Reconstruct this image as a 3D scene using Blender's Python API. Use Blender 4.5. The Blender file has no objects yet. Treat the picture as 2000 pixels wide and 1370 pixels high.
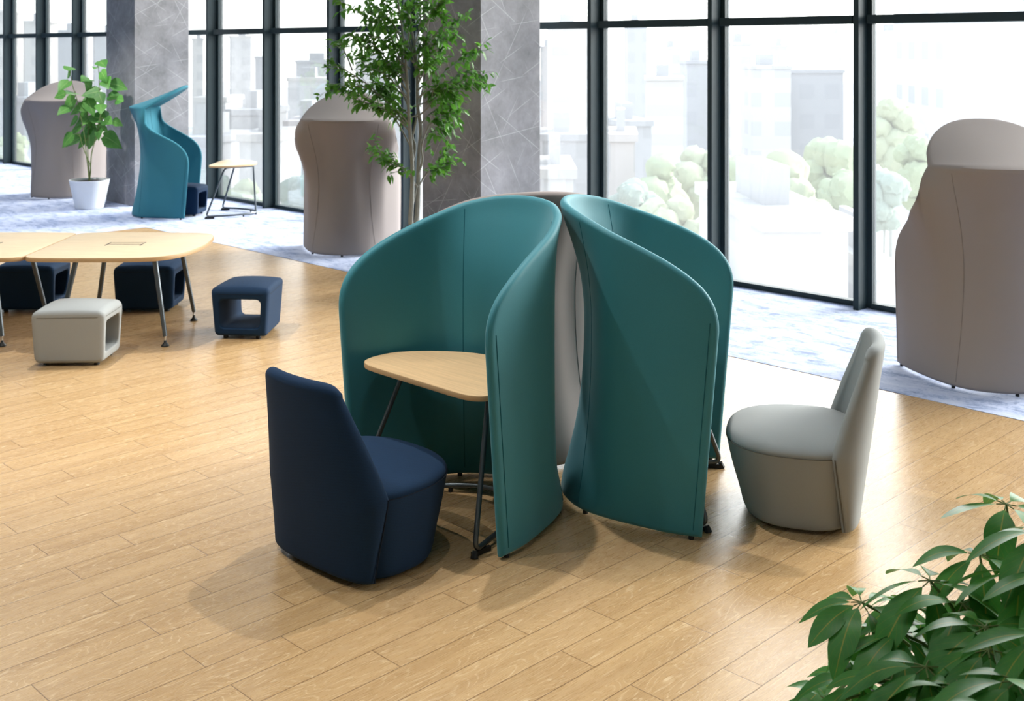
import bpy, bmesh, math, random
import numpy as np
from mathutils import Vector, Matrix, noise as mnoise
from mathutils.kdtree import KDTree

random.seed(7)
scene = bpy.context.scene
COL = scene.collection
S2 = math.sqrt(.5)
F, H, CX, HY = 2295.0, 2.25, 1000.0, 96.0      # focal length in px, eye height, principal column, horizon row

# ------------------------------------------------------------------ frames
def W(u, Z, z=0.0):
    """camera-aligned ground coordinates (right, ahead, up) -> world"""
    return Vector((S2*(u-Z), S2*(u+Z), z))
def ahead(px, py, Z):
    """world point seen at a pixel at distance Z"""
    return W((px-CX)/F*Z, Z, H-(py-HY)*Z/F)

# ------------------------------------------------------------------ objects
def tag(o, label=None, cat=None, group=None, kind=None):
    if label: o['label'] = label
    if cat: o['category'] = cat
    if group: o['group'] = group
    if kind: o['kind'] = kind
    return o
def empty(name, loc=(0, 0, 0), rz=0.0):
    o = bpy.data.objects.new(name, None); COL.objects.link(o)
    o.location = loc; o.rotation_euler = (0, 0, rz); o.empty_display_size = .1
    return o
def build(name, bm, mats, parent=None, smooth=True, angle=40):
    me = bpy.data.meshes.new(name)
    bmesh.ops.recalc_face_normals(bm, faces=bm.faces)
    bm.to_mesh(me); bm.free()
    for m in (mats if isinstance(mats, (list, tuple)) else [mats]): me.materials.append(m)
    if smooth:
        me.polygons.foreach_set('use_smooth', [True]*len(me.polygons))
        try: me.set_sharp_from_angle(angle=math.radians(angle))
        except Exception: pass
    o = bpy.data.objects.new(name, me); COL.objects.link(o)
    if parent: o.parent = parent
    return o
def copy_tree(o, parent=None):
    c = o.copy(); COL.objects.link(c)
    if parent: c.parent = parent
    for ch in list(o.children): copy_tree(ch, c)
    return c

# ------------------------------------------------------------------ bmesh helpers
def add_box(bm, x0, x1, y0, y1, z0, z1, mi=0):
    v = [bm.verts.new((x, y, z)) for z in (z0, z1) for y in (y0, y1) for x in (x0, x1)]
    for q in ((0, 2, 3, 1), (4, 5, 7, 6), (0, 1, 5, 4), (2, 6, 7, 3), (0, 4, 6, 2), (1, 3, 7, 5)):
        f = bm.faces.new([v[i] for i in q]); f.material_index = mi
def boxbm(*a, bevel=0.0, seg=2):
    bm = bmesh.new(); add_box(bm, *a)
    if bevel: bmesh.ops.bevel(bm, geom=bm.edges[:], offset=bevel, segments=seg, affect='EDGES', profile=.5)
    return bm
def add_tube(bm, pts, r, n=10, closed=False, cap=True, mi=0):
    pts = [Vector(p) for p in pts]; m = len(pts)
    rad = r if isinstance(r, (list, tuple)) else [r]*m
    tang = []
    for i in range(m):
        a = pts[(i-1) % m] if (closed or i > 0) else pts[i]
        b = pts[(i+1) % m] if (closed or i < m-1) else pts[i]
        t = (b-a); tang.append(t.normalized() if t.length > 1e-9 else Vector((0, 0, 1)))
    t0 = tang[0]; ref = Vector((0, 0, 1)) if abs(t0.z) < .9 else Vector((1, 0, 0))
    nv = t0.cross(ref).normalized(); rings = []
    for i in range(m):
        nv = (nv - tang[i]*nv.dot(tang[i])).normalized(); bv = tang[i].cross(nv)
        rings.append([bm.verts.new(pts[i]+(nv*math.cos(2*math.pi*k/n)+bv*math.sin(2*math.pi*k/n))*rad[i]) for k in range(n)])
    for i in range(m if closed else m-1):
        A, B = rings[i], rings[(i+1) % m]
        for k in range(n):
            f = bm.faces.new((A[k], A[(k+1) % n], B[(k+1) % n], B[k])); f.material_index = mi
    if cap and not closed:
        for R in (rings[0][::-1], rings[-1]):
            f = bm.faces.new(R); f.material_index = mi
def add_lathe(bm, prof, n=32, cx=0, cy=0, mi=0):
    rings = []
    for r, z in prof:
        rings.append([bm.verts.new((cx+r*math.cos(2*math.pi*k/n), cy+r*math.sin(2*math.pi*k/n), z)) for k in range(n)] if r > 1e-6 else [bm.verts.new((cx, cy, z))])
    for A, B in zip(rings, rings[1:]):
        for k in range(n):
            a = [A[k % len(A)], A[(k+1) % n % len(A)], B[(k+1) % n % len(B)], B[k % len(B)]]
            a = list(dict.fromkeys(a))
            if len(a) > 2:
                f = bm.faces.new(a); f.material_index = mi
def fillet(pts, rad, seg=6):
    """round the inner corners of an open polyline"""
    pts = [Vector(p) for p in pts]; out = [pts[0]]
    for i in range(1, len(pts)-1):
        r = rad[i-1] if isinstance(rad, (list, tuple)) else rad
        a, b, c = pts[i-1], pts[i], pts[i+1]
        d1, d2 = (a-b), (c-b); r = min(r, d1.length*.49, d2.length*.49)
        p, q = b+d1.normalized()*r, b+d2.normalized()*r
        for k in range(seg+1):
            t = k/seg; out.append(p*(1-t)**2+b*2*t*(1-t)+q*t*t)
    out.append(pts[-1]); return out
def smooth_line(pts, n):
    """Catmull-Rom through points, n samples"""
    P = np.array(pts, float); k = len(P)
    E = np.vstack([2*P[0]-P[1], P, 2*P[-1]-P[-2]]); out = []
    for t in np.linspace(0, k-1, n):
        i = min(int(t), k-2); u = t-i; p0, p1, p2, p3 = E[i], E[i+1], E[i+2], E[i+3]
        out.append(.5*((2*p1)+(-p0+p2)*u+(2*p0-5*p1+4*p2-p3)*u*u+(-p0+3*p1-3*p2+p3)*u**3))
    return np.array(out)
def add_slab(bm, outline, z0, z1, bev=.004, mi=0):
    """flat slab with eased edges from a closed 2-D outline"""
    P = np.array(outline, float); n = len(P)
    t = np.roll(P, -1, 0)-np.roll(P, 1, 0); t /= np.linalg.norm(t, axis=1)[:, None]
    nrm = np.stack([t[:, 1], -t[:, 0]], 1)
    if np.sum(P[:, 0]*np.roll(P[:, 1], -1)-P[:, 1]*np.roll(P[:, 0], -1)) < 0: nrm = -nrm
    lev = [(bev, z0), (bev*.3, z0+bev*.3), (0, z0+bev), (0, z1-bev), (bev*.3, z1-bev*.3), (bev, z1)]
    rings = [[bm.verts.new((*(P[i]-nrm[i]*ins), z)) for i in range(n)] for ins, z in lev]
    for A, B in zip(rings, rings[1:]):
        for k in range(n):
            f = bm.faces.new((A[k], A[(k+1) % n], B[(k+1) % n], B[k])); f.material_index = mi
    for R in (rings[0][::-1], rings[-1]):
        f = bm.faces.new(R); f.material_index = mi
def interp(x, xs, ys): return np.interp(x, xs, ys)
def sstep(a, b, x):
    t = np.clip((x-a)/(b-a), 0, 1); return t*t*(3-2*t)
def csp(x, xs, ys):
    """smooth (monotone-ish) interpolation of a table"""
    xs = np.array(xs, float); ys = np.array(ys, float)
    m = np.gradient(ys, xs); x = np.clip(x, xs[0], xs[-1])
    i = np.clip(np.searchsorted(xs, x, side='right')-1, 0, len(xs)-2)
    h = xs[i+1]-xs[i]; t = (x-xs[i])/h
    return ((2*t**3-3*t**2+1)*ys[i]+(t**3-2*t**2+t)*h*m[i]+(-2*t**3+3*t**2)*ys[i+1]+(t**3-t**2)*h*m[i+1])

def shell_bm(grid, r):
    """padded panel: grid[i][j] mid-surface points -> closed shell of thickness 2r whose edges are fully rounded"""
    ns, nt = grid.shape[:2]
    mid = bmesh.new()
    V = [[mid.verts.new(grid[i, j]) for j in range(nt)] for i in range(ns)]
    for i in range(ns-1):
        for j in range(nt-1): mid.faces.new((V[i][j], V[i+1][j], V[i+1][j+1], V[i][j+1]))
    bmesh.ops.remove_doubles(mid, verts=mid.verts[:], dist=2e-4)
    bmesh.ops.dissolve_degenerate(mid, edges=mid.edges[:], dist=1e-5)
    mid.normal_update(); mid.verts.ensure_lookup_table()
    bpts = []
    for e in mid.edges:
        if e.is_boundary:
            a, b = e.verts[0].co, e.verts[1].co; k = max(1, int((b-a).length/.002))
            bpts += [a.lerp(b, q/k) for q in range(k)]
    kd = KDTree(len(bpts))
    for i, p in enumerate(bpts): kd.insert(p, i)
    kd.balance()
    bm = bmesh.new(); out, inn = {}, {}
    for v in mid.verts:
        if v.is_boundary:
            out[v.index] = inn[v.index] = bm.verts.new(v.co)
        else:
            e = min(kd.find(v.co)[2]/r, 1.0); h = r*math.sqrt(max(0, 1-(1-e)**2))
            out[v.index] = bm.verts.new(v.co+v.normal*h); inn[v.index] = bm.verts.new(v.co-v.normal*h)
    for f in mid.faces:
        ids = [v.index for v in f.verts]
        for mp, rev in ((out, False), (inn, True)):
            vs = [mp[i] for i in ids]
            try: bm.faces.new(vs[::-1] if rev else vs)
            except ValueError: pass
    mid.free(); return bm

# ------------------------------------------------------------------ materials
class NT:
    def __init__(s, name):
        s.m = bpy.data.materials.new(name); s.m.use_nodes = True; s.t = s.m.node_tree; s.t.nodes.clear()
        s.out = s.t.nodes.new('ShaderNodeOutputMaterial')
    def n(s, typ, **kw):
        nd = s.t.nodes.new('ShaderNode'+typ)
        for k, v in kw.items():
            if k.startswith('_'): setattr(nd, k[1:], v)
        for k, v in kw.items():
            if k.startswith('_'): continue
            key = int(k[1:]) if k[0] == 'i' and k[1:].isdigit() else k.replace('__', ' ')
            s.put(nd.inputs[key], v)
        return nd
    def put(s, sock, v):
        if hasattr(v, 'is_output') or isinstance(v, bpy.types.NodeSocket): s.t.links.new(v, sock)
        elif isinstance(v, bpy.types.Node): s.t.links.new(v.outputs[0], sock)
        else:
            if hasattr(sock, 'default_value') and hasattr(sock.default_value, '__len__') and isinstance(v, (tuple, list)) and len(v) == 3 and len(sock.default_value) == 4: v = (*v, 1)
            sock.default_value = v
    def math(s, op, a, b=0.0, c=0.0, clamp=False):
        nd = s.n('Math', _operation=op, _use_clamp=clamp); s.put(nd.inputs[0], a); s.put(nd.inputs[1], b); s.put(nd.inputs[2], c); return nd.outputs[0]
    def mix(s, fac, a, b, typ='MIX'):
        nd = s.n('Mix', _data_type='RGBA', _blend_type=typ); s.put(nd.inputs[0], fac); s.put(nd.inputs[6], a); s.put(nd.inputs[7], b); return nd.outputs[2]
    def ramp(s, fac, stops):
        nd = s.n('ValToRGB'); s.put(nd.inputs[0], fac); cr = nd.color_ramp
        while len(cr.elements) < len(stops): cr.elements.new(.5)
        for e, (p, c) in zip(cr.elements, stops): e.position = p; e.color = (*c, 1) if len(c) == 3 else c
        return nd.outputs[0]
    def mr(s, v, a, b, c=0.0, d=1.0):
        nd = s.n('MapRange', _clamp=True); s.put(nd.inputs[0], v)
        for i, q in enumerate((a, b, c, d)): s.put(nd.inputs[i+1], q)
        return nd.outputs[0]
    def noise(s, vec, scale=5.0, detail=2.0, rough=.5, dist=0.0):
        nd = s.n('TexNoise', Scale=scale, Detail=detail, Roughness=rough, Distortion=dist)
        if vec is not None: s.put(nd.inputs['Vector'], vec)
        return nd.outputs[0]
    def coord(s, which='Object'): return s.n('TexCoord').outputs[which]
    def mapping(s, vec, scale=(1, 1, 1), rot=(0, 0, 0), loc=(0, 0, 0)):
        nd = s.n('Mapping'); s.put(nd.inputs[0], vec); nd.inputs['Scale'].default_value = scale; nd.inputs['Rotation'].default_value = rot; nd.inputs['Location'].default_value = loc; return nd.outputs[0]
    def bump(s, h, strength=.2, dist=.01):
        return s.n('Bump', Strength=strength, Distance=dist, Height=h).outputs[0]
    def pbsdf(s, color, rough=.5, metal=0.0, spec=.5, normal=None, **kw):
        b = s.n('BsdfPrincipled'); s.put(b.inputs['Base Color'], color); s.put(b.inputs['Roughness'], rough); s.put(b.inputs['Metallic'], metal); s.put(b.inputs['Specular IOR Level'], spec)
        if normal is not None: s.put(b.inputs['Normal'], normal)
        for k, v in kw.items(): s.put(b.inputs[k.replace('__', ' ')], v)
        s.t.links.new(b.outputs[0], s.out.inputs[0]); return s.m
def srgb(r, g, b):
    f = lambda c: c/12.92 if c <= .04045 else ((c+.055)/1.055)**2.4
    return (f(r/255), f(g/255), f(b/255))

def fabric(name, c, var=.12, sheen=.1, scale=420, rough=.9, twill=False, spec=.25):
    t = NT(name); co = t.coord()
    wv = t.noise(t.mapping(co, (1, 1, 1.6)), scale, 1)
    soft = t.noise(co, 3.0, 3)
    f = t.math('ADD', t.math('MULTIPLY', t.math('SUBTRACT', wv, .5), 2.2*var), t.math('MULTIPLY', t.math('SUBTRACT', soft, .5), var))
    lo = tuple(x*(1-2*var) for x in c); hi = tuple(min(1, x*(1+2*var)) for x in c)
    col = t.mix(t.mr(f, -.2, .2), lo, hi)
    if twill:
        w = t.n('TexWave', _wave_type='BANDS', _bands_direction='Z', Scale=28.0, Distortion=2.5, Detail=2.0); t.put(w.inputs['Vector'], t.mapping(co, (1, 1, 1), (.35, .2, 0)))
        col = t.mix(t.math('MULTIPLY', w.outputs[1], .25), col, hi)
    return t.pbsdf(col, rough, 0, spec, t.bump(wv, .12, .002), Sheen__Weight=sheen, Sheen__Roughness=.5, Sheen__Tint=(*[min(1, x*1.2+.4) for x in c], 1))
def plain(name, c, rough=.5, metal=0.0, spec=.5, nz=.05):
    t = NT(name); co = t.coord()
    k = t.noise(co, 18, 3)
    col = t.mix(k, tuple(x*(1-nz) for x in c), tuple(min(1, x*(1+nz)) for x in c))
    return t.pbsdf(col, rough, metal, spec)
def wood_top(name, c):
    t = NT(name); co = t.coord()
    g = t.noise(t.mapping(co, (1.6, 26, 26)), 3, 4, .6, .3)
    g2 = t.noise(t.mapping(co, (3, 160, 160)), 2, 2)
    col = t.mix(t.mr(g, .3, .7), tuple(x*.86 for x in c), tuple(min(1, x*1.1) for x in c))
    col = t.mix(t.math('MULTIPLY', t.mr(g2, .45, .7), .22), col, tuple(x*.72 for x in c))
    return t.pbsdf(col, .42, 0, .4)

def mat_floor():
    t = NT('oak_plank_floor'); co = t.coord(); sx = t.n('SeparateXYZ'); t.put(sx.inputs[0], co)
    X, Y = sx.outputs[0], sx.outputs[1]
    row = t.math('MULTIPLY', t.math('ADD', X, 4.977), 6.0); k = t.math('FLOOR', row); fx = t.math('FRACT', row)
    m4 = t.math('FLOORED_MODULO', k, 4.0)
    off = t.math('ADD', t.math('MULTIPLY', t.math('COMPARE', m4, 1.0, .1), .502), t.math('MULTIPLY', t.math('COMPARE', m4, 3.0, .1), .322))
    yy = t.math('SUBTRACT', t.math('SUBTRACT', Y, .235), off); bi = t.math('FLOOR', yy); fy = t.math('FRACT', yy)
    cid = t.n('CombineXYZ'); t.put(cid.inputs[0], k); t.put(cid.inputs[1], bi)
    wn = t.n('TexWhiteNoise', _noise_dimensions='3D'); t.put(wn.inputs[0], cid.outputs[0])
    rnd = wn.outputs[0]; rc = t.n('SeparateColor'); t.put(rc.inputs[0], wn.outputs[1])
    # per-board grain coordinates
    gv = t.n('CombineXYZ'); t.put(gv.inputs[0], t.math('ADD', t.math('MULTIPLY', fx, .1667), t.math('MULTIPLY', rnd, 37))); t.put(gv.inputs[1], t.math('ADD', t.math('MULTIPLY', fy, 1.0), t.math('MULTIPLY', rc.outputs[1], 19))); t.put(gv.inputs[2], t.math('MULTIPLY', rc.outputs[2], 11))
    G = gv.outputs[0]
    fig = t.noise(t.mapping(G, (9, 1.5, 1)), 1.0, 1.5, .4, .25)          # cathedral figure
    lin = t.math('ABSOLUTE', t.math('SUBTRACT', t.math('FRACT', t.math('MULTIPLY', fig, 26.0)), .5))
    pore = t.noise(t.mapping(G, (95, 5.5, 1)), 2.0, 3, .7)
    pore2 = t.noise(t.mapping(G, (210, 16, 1)), 2.0, 2, .6)
    line = t.math('MULTIPLY', t.mr(lin, .36, .5), t.mr(pore, .38, .62))
    streak = t.mr(pore2, .54, .74)
    tone = t.noise(t.mapping(G, (16, 1.1, 1)), 1.0, 2, .5)
    base = t.mix(t.mr(tone, .28, .72), srgb(160, 126, 84), srgb(181, 148, 104))
    base = t.mix(t.math('MULTIPLY', rc.outputs[0], .40), base, srgb(186, 155, 114))
    base = t.mix(t.math('MULTIPLY', line, .62), base, srgb(226, 202, 164))
    base = t.mix(t.math('MULTIPLY', streak, .34), base, srgb(212, 184, 142))
    ex = t.math('MULTIPLY', t.math('MINIMUM', fx, t.math('SUBTRACT', 1.0, fx)), .16667); ey = t.math('MINIMUM', fy, t.math('SUBTRACT', 1.0, fy))
    e = t.math('MINIMUM', ex, ey); seam = t.mr(e, .0009, .003, 1.0, 0.0)
    base = t.mix(t.math('MULTIPLY', seam, .82), base, srgb(100, 70, 42))
    hgt = t.math('SUBTRACT', t.math('ADD', t.math('MULTIPLY', line, -.5), t.math('MULTIPLY', pore2, .25)), t.math('MULTIPLY', seam, .9))
    rough = t.mr(pore, .2, .8, .22, .36)
    return t.pbsdf(base, rough, 0, .85, t.bump(hgt, .16, .002))
def mat_carpet():
    t = NT('blue_grey_carpet'); co = t.coord(); sx = t.n('SeparateXYZ'); t.put(sx.inputs[0], co)
    kx = t.math('FLOOR', t.math('MULTIPLY', sx.outputs[0], 2.0)); ky = t.math('FLOOR', t.math('MULTIPLY', sx.outputs[1], 2.0))
    cid = t.n('CombineXYZ'); t.put(cid.inputs[0], kx); t.put(cid.inputs[1], ky)
    wn = t.n('TexWhiteNoise', _noise_dimensions='3D'); t.put(wn.inputs[0], cid.outputs[0])
    vec = t.n('VectorMath', _operation='ADD'); t.put(vec.inputs[0], co); sc = t.n('VectorMath', _operation='SCALE'); t.put(sc.inputs[0], wn.outputs[1]); sc.inputs['Scale'].default_value = .25; t.put(vec.inputs[1], sc.outputs[0])
    a = t.noise(t.mapping(vec.outputs[0], (2.2, 5.0, 1), (0, 0, .0)), 1.7, 6, .62, .6)
    f = t.noise(co, 160, 2, .6); mid = t.noise(co, 38, 3, .7)
    k = t.math('ADD', a, t.math('MULTIPLY', t.math('SUBTRACT', mid, .5), .34))
    col = t.ramp(t.math('ADD', k, t.math('MULTIPLY', t.math('SUBTRACT', f, .5), .2)), [(.28, srgb(78, 98, 142)), (.41, srgb(122, 140, 182)), (.51, srgb(164, 176, 208)), (.72, srgb(188, 196, 220))])
    return t.pbsdf(col, .75, 0, .25, t.bump(f, .35, .004), Sheen__Weight=.3)
def mat_column():
    t = NT('line_etched_concrete'); co = t.coord(); sx = t.n('SeparateXYZ'); t.put(sx.inputs[0], co)
    hz = t.math('ADD', sx.outputs[0], sx.outputs[1]); z = sx.outputs[2]
    a = t.noise(co, 2.6, 5, .62); b = t.noise(co, 14, 4, .7)
    k = t.math('ADD', t.math('MULTIPLY', a, .7), t.math('MULTIPLY', b, .3))
    col = t.mix(t.mr(k, .3, .7), srgb(116, 116, 118), srgb(164, 162, 168))
    tot = None
    for i, (ang, per, sd) in enumerate(((28, .27, 1.7), (-33, .23, 5.1), (58, .36, 9.4), (-62, .33, 3.3), (8, .55, 7.7))):
        c, s = math.cos(math.radians(ang)), math.sin(math.radians(ang))
        across = t.math('ADD', t.math('MULTIPLY', hz, -s), t.math('MULTIPLY', z, c)); along = t.math('ADD', t.math('MULTIPLY', hz, c), t.math('MULTIPLY', z, s))
        p = t.math('DIVIDE', t.math('ADD', across, sd), per); d = t.math('MULTIPLY', t.math('ABSOLUTE', t.math('SUBTRACT', t.math('FRACT', p), .5)), per)
        cv = t.n('CombineXYZ'); t.put(cv.inputs[0], t.math('MULTIPLY', along, 1.9)); t.put(cv.inputs[1], t.math('FLOOR', p)); cv.inputs[2].default_value = sd
        ms = t.mr(t.noise(cv.outputs[0], 1.3, 0), .45, .62)
        ln = t.math('MULTIPLY', t.mr(d, .001, .0032, 1, 0), ms)
        tot = ln if tot is None else t.math('MAXIMUM', tot, ln)
    col = t.mix(t.math('MULTIPLY', tot, .5), col, srgb(232, 230, 236))
    return t.pbsdf(col, .6, 0, .35, t.bump(b, .08, .004))
def mat_leaf(name, c1, c2, rib, rough=.35, trans=.25, xs=1.0, spec=.5):
    t = NT(name); uv = t.coord('UV'); sx = t.n('SeparateXYZ'); t.put(sx.inputs[0], uv)
    co = t.coord(); k = t.noise(co, 4, 2); k2 = t.noise(co, 30, 2)
    col = t.mix(t.mr(t.math('ADD', t.math('MULTIPLY', k, .7), t.math('MULTIPLY', k2, .3)), .32, .68), c1, c2)
    mid = t.math('ABSOLUTE', t.math('SUBTRACT', sx.outputs[0], .5))
    vein = t.math('ABSOLUTE', t.math('SUBTRACT', t.math('FRACT', t.math('MULTIPLY', t.math('SUBTRACT', sx.outputs[1], t.math('MULTIPLY', mid, .55)), 9.0)), .5))
    col = t.mix(t.math('MULTIPLY', t.mr(vein, .44, .5), .18), col, rib)
    col = t.mix(t.math('MULTIPLY', t.mr(mid, .012, .03, 1, 0), .75), col, rib)
    b = t.n('BsdfPrincipled'); t.put(b.inputs['Base Color'], col); b.inputs['Roughness'].default_value = rough; b.inputs['Specular IOR Level'].default_value = spec
    tr = t.n('BsdfTranslucent'); t.put(tr.inputs[0], t.mix(.5, col, c2)); mx = t.n('MixShader'); mx.inputs[0].default_value = trans
    t.t.links.new(b.outputs[0], mx.inputs[1]); t.t.links.new(tr.outputs[0], mx.inputs[2]); t.t.links.new(mx.outputs[0], t.out.inputs[0]); return t.m
def mat_glass():
    t = NT('window_glass')
    tr = t.n('BsdfTransparent', Color=(.97, .985, .98)); gl = t.n('BsdfGlossy', Roughness=0.0); fr = t.n('Fresnel', IOR=1.45)
    nz = t.noise(t.coord(), .8, 1)
    veil = t.n('BsdfTranslucent', Color=(.9, .91, .93)); v = t.n('MixShader'); t.put(v.inputs[0], t.math('MULTIPLY_ADD', nz, .01, GLASS_VEIL)); t.t.links.new(tr.outputs[0], v.inputs[1]); t.t.links.new(veil.outputs[0], v.inputs[2])  # translucent white mixed in so the panes imitate outdoor haze
    mx = t.n('MixShader'); t.put(mx.inputs[0], t.math('MULTIPLY', fr.outputs[0], .6))
    t.t.links.new(v.outputs[0], mx.inputs[1]); t.t.links.new(gl.outputs[0], mx.inputs[2]); t.t.links.new(mx.outputs[0], t.out.inputs[0]); return t.m
GLASS_VEIL = .03  # strength of the haze put into the glass
def mat_building(name, wall, win, fw=3.2, fz=3.0, wx=(.2, .8), wz=(.25, .75)):
    t = NT(name); co = t.coord(); sx = t.n('SeparateXYZ'); t.put(sx.inputs[0], co)
    h = t.math('FRACT', t.math('DIVIDE', t.math('ADD', sx.outputs[0], sx.outputs[1]), fw)); z = t.math('FRACT', t.math('DIVIDE', sx.outputs[2], fz))
    a = t.math('MULTIPLY', t.math('GREATER_THAN', h, wx[0]), t.math('LESS_THAN', h, wx[1])); b = t.math('MULTIPLY', t.math('GREATER_THAN', z, wz[0]), t.math('LESS_THAN', z, wz[1]))
    col = t.mix(t.math('MULTIPLY', a, b), wall, win)
    return t.pbsdf(col, .8, 0, .2)

M = dict(
    floor=mat_floor(), carpet=mat_carpet(), column=mat_column(), glass=mat_glass(),
    wall=plain('painted_wall', (.30, .37, .40), .8, 0, .2, .02), ceil=plain('cool_grey_ceiling', (.40, .48, .50), .9, 0, .1, .02),  # unseen walls and ceiling darkened and cooled to steer bounce light
    frame=plain('dark_window_frame', srgb(36, 52, 57), .5, 0, .3, .05),
    teal=fabric('teal_fabric', srgb(40, 118, 130), .12, .4, rough=.62, spec=.5), blue=fabric('blue_teal_fabric', srgb(46, 108, 124)), taupe=fabric('taupe_fabric', srgb(146, 137, 134), .06, .1),
    teal_seam=fabric('teal_piping', srgb(24, 92, 104)), blue_seam=fabric('blue_piping', srgb(30, 84, 98)), taupe_seam=fabric('taupe_piping', srgb(128, 119, 116)),
    navy=fabric('navy_fabric', srgb(12, 40, 67), .16, .03, 300, .85, True), navy_seam=fabric('navy_piping', srgb(8, 22, 40)),
    grey=fabric('grey_fabric', srgb(143, 146, 146), .07, .08), grey_seam=fabric('grey_piping', srgb(96, 95, 90)),
    oak=wood_top('oak_laminate', srgb(206, 174, 132)), oak_pale=wood_top('pale_oak_laminate', srgb(214, 192, 160)), edge=plain('oak_edge_band', srgb(184, 152, 112), .5, 0, .4, .06),
    steel=plain('dark_steel_tube', srgb(98, 104, 108), .36, .85, .5, .05), black=plain('black_plastic', (.012, .014, .015), .5, 0, .4, .05), chrome=plain('chrome_stem', (.6, .6, .6), .2, 1.0, .5, .02),
    pot=plain('white_pot', (.86, .87, .87), .45, 0, .4, .02), soil=plain('dark_soil', (.015, .013, .011), .95, 0, .2, .4),
    bark=plain('grey_bark', srgb(134, 136, 132), .8, 0, .2, .25), stem=plain('green_brown_stem', srgb(112, 128, 76), .7, 0, .3, .2),
    leaf_fig=mat_leaf('heart_leaf', srgb(58, 124, 52), srgb(116, 172, 84), srgb(160, 190, 118), .4, .35),
    leaf_ficus=mat_leaf('small_leaf', srgb(52, 112, 40), srgb(100, 156, 56), srgb(120, 160, 72), .4, .4),
    leaf_umb=mat_leaf('glossy_leaflet', srgb(44, 112, 44), srgb(84, 152, 64), srgb(176, 162, 66), .36, .18, 1, .3),
)

# ------------------------------------------------------------------ room shell
YW = 9.43           # glass plane
CEIL = 4.3
X0, X1, YB = -27.5, 3.2, -3.5
def structure(name, bm, mat, parent=None, **k):
    o = build(name, bm, mat, parent, **k)
    if parent is None: o['kind'] = 'structure'
    return o
CARPY, CARPX = 7.21, -13.75
def prism(bm, poly, z0, z1):
    a = [bm.verts.new((x, y, z0)) for x, y in poly]; b = [bm.verts.new((x, y, z1)) for x, y in poly]; n = len(poly)
    bm.faces.new(a[::-1]); bm.faces.new(b)
    for i in range(n): bm.faces.new((a[i], a[(i+1) % n], b[(i+1) % n], b[i]))
bm = bmesh.new(); add_box(bm, CARPX, X1, YB, CARPY, -.25, 0); structure('floor', bm, M['floor'], smooth=False)
bm = bmesh.new(); prism(bm, [(X0, YB), (CARPX, YB), (CARPX, CARPY), (X1, CARPY), (X1, YW+.06), (X0, YW+.06)], -.25, .003); structure('floor_carpet', bm, M['carpet'], smooth=False)
structure('ceiling', boxbm(X0, X1, YB, YW+.2, CEIL, CEIL+.2), M['ceil'], smooth=False)
structure('wall_back', boxbm(X0, X1, YB-.2, YB, -.25, CEIL), M['wall'], smooth=False)
structure('wall_left', boxbm(X0-.2, X0, YB, YW+.2, -.25, CEIL), M['wall'], smooth=False)
structure('wall_right', boxbm(X1, X1+.2, YB, YW+.2, -.25, CEIL), M['wall'], smooth=False)
COLS = [(-16.55, -15.68), (-9.385, -8.497)]
for i, (a, b) in enumerate(COLS):
    o = structure('column', boxbm(a, b, 8.055, 8.915, 0, CEIL, bevel=.004, seg=1), M['column'])
# mullions every 1.524 m, a pane pair between neighbours
mx = [-5.058-1.524*k for k in range(-5, 15)]
mx = sorted(x for x in mx if X0 < x < X1)
for i, x in enumerate(mx):
    bm = bmesh.new(); add_box(bm, x-.026, x+.026, 9.24, 9.40, 0, CEIL); bmesh.ops.bevel(bm, geom=bm.edges[:], offset=.003, segments=1, affect='EDGES'); add_box(bm, x-.07, x+.07, 9.395, YW+.04, 0, CEIL)
    structure('trim_%d' % (i+1), bm, M['frame'])
bays = list(zip([X0]+mx, mx+[X1]))
for i, (a, b) in enumerate(bays):
    w = empty('window_%d' % (i+1), (0, 0, 0)); w['kind'] = 'structure'
    a2, b2 = a+.07, b-.07
    build('transom', boxbm(a2, b2, 9.30, YW+.03, 2.47, 2.545, bevel=.003, seg=1), M['frame'], w)
    build('sill', boxbm(a2, b2, 9.37, YW+.03, 0.003, .05, bevel=.003, seg=1), M['frame'], w)
    build('head', boxbm(a2, b2, 9.37, YW+.03, CEIL-.06, CEIL), M['frame'], w)
    build('lower_pane', boxbm(a2, b2, YW, YW+.012, .05, 2.47), M['glass'], w, smooth=False)
    build('upper_pane', boxbm(a2, b2, YW, YW+.012, 2.545, CEIL-.06), M['glass'], w, smooth=False)

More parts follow.
